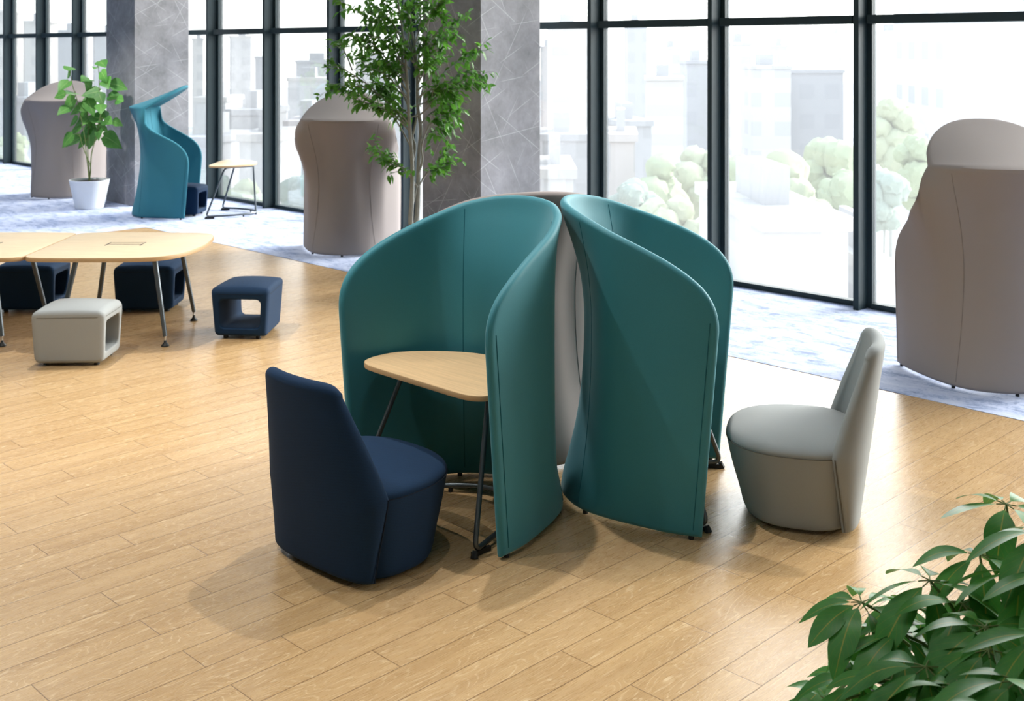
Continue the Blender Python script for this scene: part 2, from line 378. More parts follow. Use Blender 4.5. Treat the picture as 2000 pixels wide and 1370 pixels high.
# ------------------------------------------------------------------ padded booth screens
def make_screen(name, loc, axis_deg, mat, seam_mat, hood):
    root = empty(name, (loc[0], loc[1], .003 if hood else 0), math.radians(axis_deg))
    R = .0225
    D = .785 if hood else .762
    base = [(0, .532), (.1, .523), (.2, .505), (.4, .440), (.55, .372), (.66*D/.785, .292), (.735*D/.785, .165), (.7625*D/.785, 0)]
    full = base+[(d, -l) for d, l in base[-2::-1]]
    dense = smooth_line(full, 800); seg = np.linalg.norm(np.diff(dense, axis=0), axis=1); arc = np.concatenate([[0], np.cumsum(seg)]); L = arc[-1]
    tx = np.gradient(dense[:, 0], arc); ty = np.gradient(dense[:, 1], arc)
    nd, nl = ty*-1, tx                                     # outward normal (d,l) for travel from +l side to -l side
    if nd[400] < 0: nd, nl = -nd, -nl
    flz = ([0, .08, .2, .4, .6, .8, 1.0, 1.15, 1.31, 1.42, 1.52], [0, -.012, -.044, -.088, -.112, -.122, -.118, -.096, -.05, -.012, .012])
    if hood: flz = ([0, .08, .25, .5, .75, .95, 1.1, 1.25, 1.36, 1.46], [0, -.012, -.05, -.092, -.115, -.112, -.095, -.06, -.015, .03])
    flside = ([0, .5, .85, 1.05, 1.2, 1.32, 1.46], [0, -.012, .01, .07, .125, .14, .095])
    if hood: hd = ([0, .006, .02, .055, .105, .19, .29, .38, .435, .458, .468, .473], [.70, .76, .82, .89, .955, 1.03, 1.105, 1.18, 1.245, 1.31, 1.385, 1.46])
    else:
        q_ = np.linspace(0, 1, 60)**2; hd = (q_*.79, .92+.585*q_**.41)
    if hood:
        xs_ = np.linspace(0, .473, 500); ys_ = np.interp(xs_, *hd); k_ = np.exp(-np.linspace(-2, 2, 41)**2); k_ /= k_.sum()
        sm_ = np.convolve(np.pad(ys_, 20, mode='edge'), k_, 'valid'); w_ = sstep(0, .04, xs_)*(1-sstep(.45, .473, xs_))
        hd = (xs_, ys_*(1-w_)+sm_*w_)
    ZC = 1.46
    def at(a, z):
        d = np.interp(a, arc, dense[:, 0]); l = np.interp(a, arc, dense[:, 1]); n1 = np.interp(a, arc, nd); n2 = np.interp(a, arc, nl)
        wb = float(sstep(.46, .72, d)) if hood else float(sstep(.42, .68, d)); off = wb*float(csp(z, *flz))
        if hood: off += float(sstep(.12, .40, d))*(1-wb)*float(csp(z, *flside))
        lean = .074*min(z, 1.15)/.9*float(1-sstep(0, .5, d))
        return np.array([-(d+n1*off-lean), l+n2*off, z])
    off = [0, .0012, .004, .008, .013, .018, .023, .032, .045, .062, .085]
    aa = off+list(np.linspace(.115, L-.115, 64))+[L-o for o in off[::-1]]
    rows_b = [0, .0012, .004, .009, .015, .022]
    side = None
    if hood:
        sidea = [a for a in aa if np.interp(a, arc, dense[:, 0]) >= .472]
        lmax = abs(at(sidea[0], ZC)[1]); dside = -at(sidea[0], ZC)[0]
    grid = []
    ZB = .014
    for a in aa:
        d = np.interp(a, arc, dense[:, 0]); h = float(np.interp(d, *hd))
        isback = hood and d >= .472
        if hood and not isback: h = min(h, ZC)
        if isback: h = ZC
        top = [] if isback else [.022, .015, .009, .004, .0012, 0]
        zs = [ZB+q for q in rows_b]+list(np.linspace(ZB+.04, h-.04, 40))
        if hood: zs += list(np.linspace(h-.028, h, 8))
        else: zs += [h-q for q in top]
        col = [at(a, z) for z in zs]
        if hood:
            C = col[-1]
            if isback:
                q = min(1, abs(C[1])/lmax); e = math.sqrt(max(0, 1-q**2.4))
                dr = dside-(dside-.05)*e; Rm = np.array([-min(dr, -C[0]), C[1]*(1-.12*e), ZC+.285*e])
                ts = list(np.linspace(.03, .93, 22))
                ln = np.linalg.norm(Rm-C)+1e-9
                ts += [1-min(.069, q2/ln) for q2 in (.022, .015, .009, .004, .0012, 0)]
                for t in ts:
                    p = C+(Rm-C)*t; p[2] = C[2]+(Rm[2]-C[2])*(t**1.15); col.append(p)
            else: col += [C]*28
        grid.append(col)
    grid = np.array(grid)
    bm = shell_bm(grid, R)
    # stitched seams, a fine raised cord on both faces
    def seam(a, sgn, z1=None):
        d = np.interp(a, arc, dense[:, 0]); h = z1 if z1 else (ZC if hood and d >= .472 else min(float(np.interp(d, *hd)), ZC+.1))-.03
        pts = []
        for z in np.linspace(.05, h, 26):
            p = at(a, z); q = at(min(a+.01, L), z)-at(max(a-.01, 0), z); n = np.array([q[1], -q[0], 0]); n /= np.linalg.norm(n)
            n = n if np.dot(n, p-np.array([-.3, 0, z])) > 0 else -n
            pts.append(p+n*(R+.0004)*sgn)
        add_tube(bm, pts, .0022, 6, mi=1)
    for a in (L*.5-.38, L*.5+.38):
        seam(a, 1); seam(a, -1)
    for a in (.04, L-.04): seam(a, 1, .80 if hood else 1.0)
    p = build('padded_panel', bm, [mat, seam_mat], root, angle=60)
    for a in (.05, L*.3, L*.5, L*.7, L-.05):
        q = at(a, .02); b2 = bmesh.new(); add_lathe(b2, [(0, 0), (.013, 0), (.013, .022), (0, .022)], 12); o = build('glide', b2, M['black'], root); o.location = (q[0], q[1], 0)
    return root

tag(make_screen('booth_screen', (-4.225, 3.615), -90, M['teal'], M['teal_seam'], False), 'low teal curved booth screen sheltering the oak desk, its open side facing the navy chair', 'booth screen', 'low curved booth screens')
tag(make_screen('booth_screen', (-3.462, 4.875), 30.8, M['teal'], M['teal_seam'], False), 'low teal curved booth screen opening towards the grey upholstered chair', 'booth screen', 'low curved booth screens')
tag(make_screen('booth_screen', (-4.975, 4.893), 150, M['taupe'], M['taupe_seam'], False), 'low taupe booth screen standing behind and between the two teal ones', 'booth screen', 'low curved booth screens')
def dirdeg(u, Z): v = W(u, Z); return math.degrees(math.atan2(v.y, v.x))
p = W(-4.366, 16.0); tag(make_screen('hooded_booth_screen', p, dirdeg(.995, .1), M['blue'], M['blue_seam'], True), 'tall blue hooded booth screen beside the left concrete column', 'booth screen', 'hooded booth screens')
p = W(-1.825, 13.46); tag(make_screen('hooded_booth_screen', p, dirdeg(.017, .9998), M['taupe'], M['taupe_seam'], True), 'tall taupe hooded booth screen half behind the leafy ficus tree', 'booth screen', 'hooded booth screens')
p = W(-6.87, 18.35); tag(make_screen('hooded_booth_screen', p, dirdeg(.087, .996), M['taupe'], M['taupe_seam'], True), 'tall taupe hooded booth screen behind the white potted plant', 'booth screen', 'hooded booth screens')
p = W(3.292, 8.36); tag(make_screen('hooded_booth_screen', p, dirdeg(.03, .9995), M['taupe'], M['taupe_seam'], True), 'large taupe hooded booth screen at the right end of the window wall', 'booth screen', 'hooded booth screens')

# ------------------------------------------------------------------ sled desks
def make_desk(name, loc, axis_deg, top_mat):
    root = empty(name, (loc[0], loc[1], loc[2] if len(loc) > 2 else 0), math.radians(axis_deg))
    half = [(.035, 0), (.035, .18), (.034, .29), (.026, .365), (-.006, .42), (-.06, .447), (-.13, .456), (-.21, .447), (-.285, .408), (-.365, .34), (-.44, .25), (-.50, .14), (-.528, 0)]
    pts = half+[(x, -y) for x, y in half[-2:0:-1]]
    o2 = smooth_line(pts+[pts[0]], 120)[:-1]
    bm = bmesh.new(); add_slab(bm, [(y, -x) for x, y in o2], .676, .702, .004)
    for f in bm.faces: f.material_index = 0 if len(f.verts) > 4 else 1
    top = build('tabletop', bm, [top_mat, M['edge']], root, angle=35); top.rotation_euler = (0, 0, math.radians(90))
    r = .0125
    bm = bmesh.new()
    arc = [(.03-.55*(1-(y/.43)**2)**.8 if abs(y) < .43 else .03, y, .032) for y in np.linspace(.43, -.43, 41)]
    zt = .662
    path = [(-.46, .06, zt), (-.17, .30, zt), (.045, .435, .032)]+arc[2:-2]+[(.045, -.435, .032), (-.17, -.30, zt), (-.46, -.06, zt)]
    fp = fillet(path[:4], [.06, .05], 7)[:-1]+[Vector(p) for p in arc[3:-3]]+fillet(path[-4:], [.05, .06], 7)[1:]
    add_tube(bm, fp, r, 12)
    add_tube(bm, [(-.47, .06, zt), (-.485, 0, zt), (-.47, -.06, zt)], r, 10)
    build('sled_frame', bm, M['steel'], root, angle=60)
    bm = bmesh.new(); add_tube(bm, [(-.485, 0, zt), (-.518, 0, .034)], r, 12); build('rear_leg', bm, M['steel'], root)
    for s in (1, -1):
        bm = bmesh.new()
        add_tube(bm, [(.05, .437*s, .0), (.04, .432*s, .03)], [.018, .012], 8); add_box(bm, -.06, .05, .423*s-.008, .423*s+.008, 0, .022); build('foot', bm, M['black'], root)
    for y in (.22, -.22, 0):
        x = .03-.55*(1-(y/.43)**2)**.8; bm = bmesh.new(); add_lathe(bm, [(0, 0), (.011, 0), (.011, .024), (0, .024)], 10); o = build('glide', bm, M['black'], root); o.location = (x, y, 0)
    return root
tag(make_desk('desk', (-4.223, 3.6), -90, M['oak']), 'oak desk with black sled legs inside the left teal booth, by the navy chair', 'desk', 'rounded sled desks')
tag(make_desk('desk', (-3.485, 4.861), 30.8, M['oak']), 'sled desk mostly hidden inside the teal booth by the grey chair', 'desk', 'rounded sled desks')
p = W(-4.0, 15.97, .003); tag(make_desk('desk', p, dirdeg(-1, 0), M['oak_pale']), 'small pale oak sled desk standing free by the windows near the blue booth', 'desk', 'rounded sled desks')

# ------------------------------------------------------------------ lounge chairs
def make_chair(name, loc, deg, mat, seam_mat):
    root = empty(name, (loc[0], loc[1], 0), math.radians(deg-90))     # local +y is forward
    n = 72
    def ring(a, f, b, z, k=1.0, ny=2.55):
        out = []
        for i in range(n):
            t = 2*math.pi*i/n; c, s = math.cos(t), math.sin(t); e = 2/ny
            out.append((a*k*math.copysign(abs(c)**e, c), -.02+(f if s >= 0 else b)*k*math.copysign(abs(s)**e, s), z))
        return out
    A = lambda z: float(csp(z, [0, .1, .25, .36], [.330, .339, .358, .371])); Fz = lambda z: float(csp(z, [0, .1, .25, .36], [.292, .315, .358, .382])); B = .262; Bz = lambda z: .232+.03*min(1, z/.36)
    def loft(bm, rings, cap0=True, cap1=True):
        R = [[bm.verts.new(p) for p in r] for r in rings]
        for a, b in zip(R, R[1:]):
            for i in range(n): bm.faces.new((a[i], a[(i+1) % n], b[(i+1) % n], b[i]))
        if cap0: bm.faces.new(R[0][::-1])
        if cap1: bm.faces.new(R[-1])
    bm = bmesh.new()
    rings = [ring(A(0), Fz(0), Bz(0), .018, .95), ring(A(0), Fz(0), Bz(0), .022, .985), ring(A(.01), Fz(.01), Bz(.01), .034, 1)]
    rings += [ring(A(z), Fz(z), Bz(z), z) for z in np.linspace(.06, .362, 12)]
    rings += [ring(A(.36), Fz(.36), B, .3645, .98)]
    loft(bm, rings); build('seat_base', bm, mat, root, angle=50)
    bm = bmesh.new()
    rings = [ring(A(.36), Fz(.36), B, .364, .97), ring(A(.36), Fz(.36), B, .366, .996), ring(A(.36), Fz(.36), B, .376, 1.0), ring(A(.36), Fz(.36), B, .388, .985), ring(A(.36), Fz(.36), B, .398, .955)]
    rings += [ring(A(.36), Fz(.36), B, .398+.052*(1-(k/.955)**2)**.8, k, 2.55-.35*(1-k)) for k in (.91, .85, .76, .65, .52, .38, .24, .1, .03)]
    loft(bm, rings)
    cush = build('seat_cushion', bm, mat, root, angle=60)
    bm = bmesh.new(); add_tube(bm, ring(A(.36), Fz(.36), B, .3645, 1.0015), .0022, 6, closed=True); build('seam', bm, seam_mat, cush)
    # backrest shell from the floor to the top edge
    r = .031
    TOP = .865
    off = [0, .02, .05, .1, .18, .28, .42, .58, .75, .95, 1.2]
    ang = [-90+q*8 for q in (0, .02, .06, .14, .25, .4, .6, .9, 1.3, 1.8, 2.4)]+list(np.linspace(-66, 66, 34))+[90-q*8 for q in (2.4, 1.8, 1.3, .9, .6, .4, .25, .14, .06, .02, 0)]
    def U(al, z):
        kk = min(1.0, max(0.0, (z-.37)/(.80-.37)))
        w = (A(min(z, .36))+.003-r) if z <= .37 else (.371+.003-r)+(.230-.344)*kk**1.05
        ys = -.185+.05*min(1, z/.37)-.15*kk**1.1; yb = -.238-.125*z/TOP
        s, c = math.sin(math.radians(al)), math.cos(math.radians(al)); e = 2/(2.5-.3*kk)
        return (w*math.copysign(abs(s)**e, s), ys+(yb-ys)*abs(c)**e, z)
    grid = []
    for al in ang:
        h = TOP-.05*(abs(al)/90)**5
        zs = [.02, .0215, .0245, .029, .036, .045, .052]+list(np.linspace(.085, h-.06, 34))+[h-q for q in (.04, .031, .023, .015, .008, .0035, .001, 0)]
        grid.append([U(al, z) for z in zs])
    bm = shell_bm(np.array(grid), r)
    bk = build('backrest', bm, mat, root, angle=60)
    # piping down the front edge of the back where it meets the seat
    for s in (1, -1):
        pts = [Vector(U(89.9*s, z))+Vector((s*(r-.0035), -.013, 0)) for z in np.linspace(.03, .372, 9)]
        bm = bmesh.new(); add_tube(bm, pts, .0032, 6); build('piping', bm, seam_mat, bk)
    for x, y in ((.2, .12), (-.2, .12), (.2, -.18), (-.2, -.18)):
        bm = bmesh.new(); add_lathe(bm, [(0, 0), (.022, 0), (.022, .024), (0, .024)], 14); o = build('foot', bm, M['black'], root); o.location = (x, y, 0)
    return root
tag(make_chair('lounge_chair', (-4.192, 3.228), 92, M['navy'], M['navy_seam']), 'navy blue upholstered lounge chair facing into the left teal booth', 'chair', 'armless lounge chairs')
p = W(1.42, 5.76); tag(make_chair('lounge_chair', p, dirdeg(-.97, .245), M['grey'], M['grey_seam']), 'light grey upholstered lounge chair on the right facing the teal booth', 'chair', 'armless lounge chairs')

# ------------------------------------------------------------------ cube stools with a tunnel
def rrect(hy, z0, z1, rad, k=8):
    pts = []
    for cy, cz, a0 in ((hy-rad, z1-rad, 0), (-hy+rad, z1-rad, 90), (-hy+rad, z0+rad, 180), (hy-rad, z0+rad, 270)):
        for i in range(k+1):
            a = math.radians(a0+90*i/k); pts.append((cy+rad*math.cos(a), cz+rad*math.sin(a)))
    out = []                                                    # straight runs subdivided
    for i in range(len(pts)):
        a, b = pts[i], pts[(i+1) % len(pts)]; m = 9 if (i % (k+1)) == k else 1
        for j in range(m): out.append((a[0]+(b[0]-a[0])*j/m, a[1]+(b[1]-a[1])*j/m))
    return out
def make_stool(name, loc, deg, mat, seam_mat):
    root = empty(name, loc, math.radians(deg))                  # tunnel runs along local x
    O = rrect(.222, .022, .392, .028); Hh = rrect(.162, .09, .312, .04); n = len(O); hx = .258
    prof = []                                                   # (x, blend outer->hole)
    rr, br = .055, .62
    for k in range(9): a = math.radians(90*k/8); prof.append((hx-rr+rr*math.sin(a), .42*(1-math.cos(a))))
    for k in range(1, 4): prof.append((hx, .42+.40*k/4))
    for k in range(7): a = math.radians(90*k/6); prof.append((hx-.014*(1-math.cos(a)), .82+.18*math.sin(a)))
    inner = [(hx-.014-(2*hx-.028)*k/8, 1.0) for k in range(1, 8)]
    full = prof+inner+[(-x, b) for x, b in prof[::-1]]
    top_run = [(-(hx-rr)+2*(hx-rr)*k/10, 0.0) for k in range(1, 10)]
    full += top_run
    def put(x, b, i):
        y = O[i][0]*(1-b)+Hh[i][0]*b; z = O[i][1]*(1-b)+Hh[i][1]*b
        t = min(1, max(0, z/.392)); s = .86+.14*t**.8
        if O[i][1] > .30 and b < .5: z += .034*max(0, 1-(x/hx)**2)**.7*max(0, 1-(y/.222)**2)**.7*(1-2*b)
        trap = 1-.06*x/hx
        return (x*(.93+.07*t), y*s*trap, z)
    bm = bmesh.new(); R = [[bm.verts.new(put(x, b, i)) for i in range(n)] for x, b in full]; m = len(R)
    for j in range(m):
        for i in range(n): bm.faces.new((R[j][i], R[j][(i+1) % n], R[(j+1) % m][(i+1) % n], R[(j+1) % m][i]))
    body = build('body', bm, mat, root, angle=60)
    # welt line under the cushion
    bm = bmesh.new(); pts = []
    hw, hl, c = .2205, hx*.995, .06
    for cx_, cy_, a0 in ((hl-c, hw-c, 0), (-hl+c, hw-c, 90), (-hl+c, -hw+c, 180), (hl-c, -hw+c, 270)):
        for k in range(9):
            a = math.radians(a0+90*k/8); x, y = cx_+c*math.cos(a), cy_+c*math.sin(a); pts.append((x, y*(1-.06*x/hx)*.996, .352))
    add_tube(bm, pts, .0022, 6, closed=True); build('welt', bm, seam_mat, body)
    for x, y in ((.18, .13), (-.18, .13), (.18, -.13), (-.18, -.13)):
        bm = bmesh.new(); add_lathe(bm, [(0, 0), (.02, 0), (.02, .03), (0, .03)], 12); o = build('foot', bm, M['black'], root); o.location = (x, y, 0)
    return root
sg = make_stool('cube_stool', W(-3.14, 8.51), 45, M['grey'], M['grey_seam']); tag(sg, 'light grey upholstered cube stool with side tunnel in front of the long table', 'stool', 'tunnel cube stools')
sn = make_stool('cube_stool', W(-2.085, 9.33), 45+90-5, M['navy'], M['navy_seam']); tag(sn, 'navy cube stool standing alone on the wood floor, light seen through its tunnel', 'stool', 'tunnel cube stools')
for (u, Z, dg, lab, z) in ((-3.14, 10.22, 45, 'navy cube stool behind the long table near its right end', 0), (-4.165, 10.22, 45, 'navy cube stool cut off by the left frame edge, seen under the long table', 0), (-4.44, 15.95, 45-6, 'navy cube stool tucked inside the tall blue hooded booth', .003)):
    c = copy_tree(sn); c.location = W(u, Z, z); c.rotation_euler = (0, 0, math.radians(dg)); tag(c, lab, 'stool', 'tunnel cube stools')

# ------------------------------------------------------------------ meeting tables
def make_meeting(name, loc, mirror):
    root = empty(name, loc, math.radians(45))                   # local x runs along the picture, y away
    sgn = -1 if mirror else 1
    h = [(0, -.505), (.01, -.545), (.045, -.585), (.12, -.607), (.35, -.616), (.70, -.612), (.90, -.595), (1.03, -.54), (1.12, -.43), (1.18, -.26), (1.212, -.05), (1.21, .12), (1.185, .36), (1.14, .51), (1.06, .58), (.92, .605), (.70, .612), (.35, .616), (.12, .607), (.045, .585), (.01, .545), (0, .505)]
    o2 = [tuple(p) for p in smooth_line(h, 130)]
    bm = bmesh.new(); add_slab(bm, [(x*sgn, y) for x, y in o2], .667, .70, .005)
    for f in bm.faces: f.material_index = 0 if len(f.verts) > 4 else 1
    top = build('tabletop', bm, [M['oak_pale'], M['edge']], root, angle=35)
    bm = bmesh.new()
    for (a, b, c, d) in ((.43, .715, -.024, -.012), (.43, .439, -.08, .075), (.706, .715, -.08, .075), (.445, .70, .060, .067)):
        add_box(bm, min(a*sgn, b*sgn), max(a*sgn, b*sgn), c+.02, d+.02, .7002, .7012)
    build('cable_hatch', bm, M['black'], top, smooth=False)
    build('cable_tray', boxbm(min(.40*sgn, .76*sgn), max(.40*sgn, .76*sgn), -.06, .10, .61, .664, bevel=.006), M['steel'], root)
    for (fx, fy, tx, ty) in ((.21, -.43, .32, -.34), (.21, .41, .32, .32), (1.02, -.43, .91, -.34), (1.01, .41, .92, .32)):
        bm = bmesh.new(); add_tube(bm, [(tx*sgn, ty, .668), (fx*sgn, fy, .075)], [.021, .0165], 16)
        leg = build('leg', bm, M['steel'], root)
        bm = bmesh.new(); add_lathe(bm, [(0, .04), (.007, .04), (.007, .08), (0, .08)], 10); o = build('chrome_stem', bm, M['chrome'], leg); o.location = (fx*sgn, fy, 0); 
        bm = bmesh.new(); add_lathe(bm, [(0, 0), (.03, 0), (.03, .008), (.012, .028), (.009, .045), (0, .045)], 18); o = build('foot', bm, M['black'], leg); o.location = (fx*sgn, fy, 0)
    return root
tag(make_meeting('meeting_table', W(-3.645, 9.325), False), 'oak meeting table with rounded right end and a cable hatch, on splayed steel legs', 'table', 'joined meeting tables')
tag(make_meeting('meeting_table', W(-3.650, 9.325), True), 'oak meeting table joined on the left and cut off by the frame edge', 'table', 'joined meeting tables')

# ------------------------------------------------------------------ plants
def add_leaf(bm, uvl, base, direction, up, length, width, shape='oval', droop=.25, fold=.2, nseg=8, curl=0.0):
    d = direction.normalized(); side = d.cross(up)
    side = side.normalized() if side.length > 1e-4 else Vector((1, 0, 0))
    nrm = side.cross(d).normalized(); rows = []
    for i in range(nseg+1):
        t = i/nseg
        if shape == 'heart': w = (math.sin(math.pi*min(1, t*.93+.07)**.62))*(1 if t > .001 else .55) if t < 1 else 0.0
        elif shape == 'leaflet': w = math.sin(math.pi*(t**1.15))**.8 if 0 < t < 1 else 0.0
        else: w = math.sin(math.pi*t**.8)**1.05 if 0 < t < 1 else 0.0
        c = base+d*(length*t)-Vector((0, 0, 1))*(droop*length*t*t)+nrm*(curl*length*math.sin(math.pi*t))
        hw = w*width*.5
        L_ = c-side*hw+nrm*(fold*hw); R_ = c+side*hw+nrm*(fold*hw)
        if shape == 'heart' and i == 0: L_ -= d*length*.12; R_ -= d*length*.12
        rows.append((bm.verts.new(L_), bm.verts.new(c), bm.verts.new(R_), t))
    for a, b in zip(rows, rows[1:]):
        for (p, q, r_, s, u0, u1) in ((a[0], a[1], b[1], b[0], 0, .5), (a[1], a[2], b[2], b[1], .5, 1)):
            try: f = bm.faces.new((p, q, r_, s))
            except ValueError: continue
            for lp, (uu, vv) in zip(f.loops, ((u0, a[3]), (u1, a[3]), (u1, b[3]), (u0, b[3]))): lp[uvl].uv = (uu, vv)
def leafmesh():
    bm = bmesh.new()
    return bm, bm.loops.layers.uv.new('UVMap')
def rv(s=1.0): return Vector((random.uniform(-1, 1), random.uniform(-1, 1), random.uniform(-1, 1)))*s
def build_foliage(name, bm, mat, parent):
    me = bpy.data.meshes.new(name); bmesh.ops.remove_doubles(bm, verts=bm.verts[:], dist=1e-5); bm.to_mesh(me); bm.free(); me.materials.append(mat)
    me.polygons.foreach_set('use_smooth', [True]*len(me.polygons)); o = bpy.data.objects.new(name, me); COL.objects.link(o); o.parent = parent; return o
def make_pot(root, prof_out, soil_r, soil_z, n=48):
    bm = bmesh.new(); add_lathe(bm, prof_out, n); build('pot', bm, M['pot'], root, angle=35)
    bm = bmesh.new(); add_lathe(bm, [(soil_r, soil_z-.02), (soil_r, soil_z), (soil_r*.6, soil_z+.012), (0, soil_z+.015)], n); build('soil', bm, M['soil'], root)

# heart-leaved potted plant by the left column
pz = 16.62
root = empty('potted_plant', W((175-CX)/F*pz, pz, .003)); inv = root.location.copy()
tag(root, 'heart-leaved green plant in a white tapered pot beside the left column', 'plant')
make_pot(root, [(0, 0), (.185, 0), (.192, .006), (.275, .395), (.278, .402), (.262, .402), (.25, .34), (.24, .33), (0, .33)], .247, .37)
random.seed(11)
def zl(x, y, dz): return ahead(100+x/4.282, 100+y/4.282, pz+dz)-inv
stems = [([(318, 1075), (308, 980), (296, 880), (282, 740), (262, 620), (240, 520), (214, 400), (180, 290), (162, 190)], -.05),
         ([(320, 1075), (312, 960), (306, 820), (308, 600), (300, 470), (296, 400), (290, 330)], .06),
         ([(322, 1075), (330, 960), (338, 860), (362, 760), (395, 640), (410, 540), (408, 420), (402, 300), (400, 200), (392, 120)], .02),
         ([(316, 1075), (330, 1010), (322, 940), (296, 880), (262, 790), (245, 730), (235, 660)], -.12)]
bm = bmesh.new(); lines = []
for pts, dz in stems:
    P = [zl(x, y, dz*min(1, i/3)) for i, (x, y) in enumerate(pts)]; P[0].z = .37
    sm = [Vector(q) for q in smooth_line([tuple(q) for q in P], 40)]; lines += sm
    add_tube(bm, sm, [.009-.005*i/39 for i in range(40)], 8)
leaves = [(160, 145, .95), (150, 195, .7), (428, 100, 1), (370, 130, .7), (440, 200, .9), (290, 235, 1.15), (105, 285, 1.05), (170, 345, 1.25), (75, 365, .8), (305, 280, 1.1), (335, 345, 1.2), (465, 260, 1.0), (565, 280, 1.15), (530, 375, 1.05), (575, 405, .9), (150, 440, 1.3), (105, 490, 1.0), (415, 395, .9), (325, 450, 1.15), (210, 495, .9), (435, 500, 1.1), (370, 550, 1.25), (265, 555, 1.0), (475, 585, 1.0), (555, 595, .7), (290, 580, .8), (190, 580, .8), (305, 650, 1.1), (205, 650, .9), (430, 635, .8), (320, 715, 1.3), (400, 685, .7), (510, 740, 1.35), (140, 735, 1.0), (190, 745, 1.1), (260, 760, .8), (285, 400, .8), (415, 470, .9), (230, 600, .6), (255, 470, .7), (350, 620, .7)]
lb, uvl = leafmesh()
for x, y, sc in leaves:
    c = zl(x, y, random.uniform(-.22, .22)); near = min(lines, key=lambda q: (q-c).length+(.5 if q.z > c.z+.05 else 0)+(1 if q.z < .75 else 0))
    out = (c-near); out.z *= .4; out = out+rv(.04)
    if out.length < .02: out = rv(.1)
    L = .205*sc; d = out.normalized()*.7+Vector((.12, -.12, random.uniform(-.6, .05)))+rv(.25); d.normalize()
    # leaf faces roughly up and towards the room
    up = Vector((.7, -.7, random.uniform(.3, .9)))+rv(.3)
    base = c-d*L*.45
    add_tube(bm, [tuple(near), tuple((near+base)*.5+Vector((0, 0, .02))), tuple(base)], .0035, 5)
    add_leaf(lb, uvl, base, d, up, L, L*.92, 'heart', random.uniform(.1, .35), random.uniform(.05, .25))
build('stem', bm, M['stem'], root); build_foliage('foliage', lb, M['leaf_fig'], root)

# multi-stem ficus in front of the right column
fz = 10.8
root = empty('potted_tree', W((806-CX)/F*fz, fz, 0)); inv = root.location.copy()
tag(root, 'tall slender ficus tree with small leaves before the right concrete column', 'tree')
make_pot(root, [(0, 0), (.19, 0), (.196, .006), (.26, .38), (.262, .386), (.246, .386), (.236, .33), (0, .32)], .232, .35)
random.seed(23)
def z2(x, y, dz): return ahead(640+x/3.1125, y/3.1125, fz+dz)-inv
bm = bmesh.new(); lb, uvl = leafmesh()
trunks = [([(505, 1340), (512, 1200), (515, 1080), (512, 960), (502, 820), (495, 700), (488, 560), (478, 420), (462, 250), (440, 90), (420, -40)], -.04, .026),
          ([(543, 1320), (550, 1180), (552, 1040), (560, 900), (566, 780), (548, 650), (545, 520), (540, 400), (520, 240), (500, 80), (480, -60)], .05, .028),
          ([(506, 1280), (528, 1200), (545, 1130)], .02, .014),
          ([(512, 1000), (530, 900), (515, 830), (525, 790), (560, 620), (590, 480), (600, 300), (610, 120), (620, -40)], .1, .016),
          ([(548, 1060), (575, 980), (572, 890), (600, 800), (640, 700)], -.06, .013)]
for pts, dz, r0 in trunks:
    P = [z2(x, y, dz) for x, y in pts]
    if r0 > .02: P = [Vector((P[0].x*.35, P[0].y*.35, .33)), Vector((P[0].x*.6, P[0].y*.6, .6))]+P
    sm = smooth_line([tuple(q) for q in P], 60); add_tube(bm, sm, [r0*(1-.72*i/59) for i in range(60)], 8)
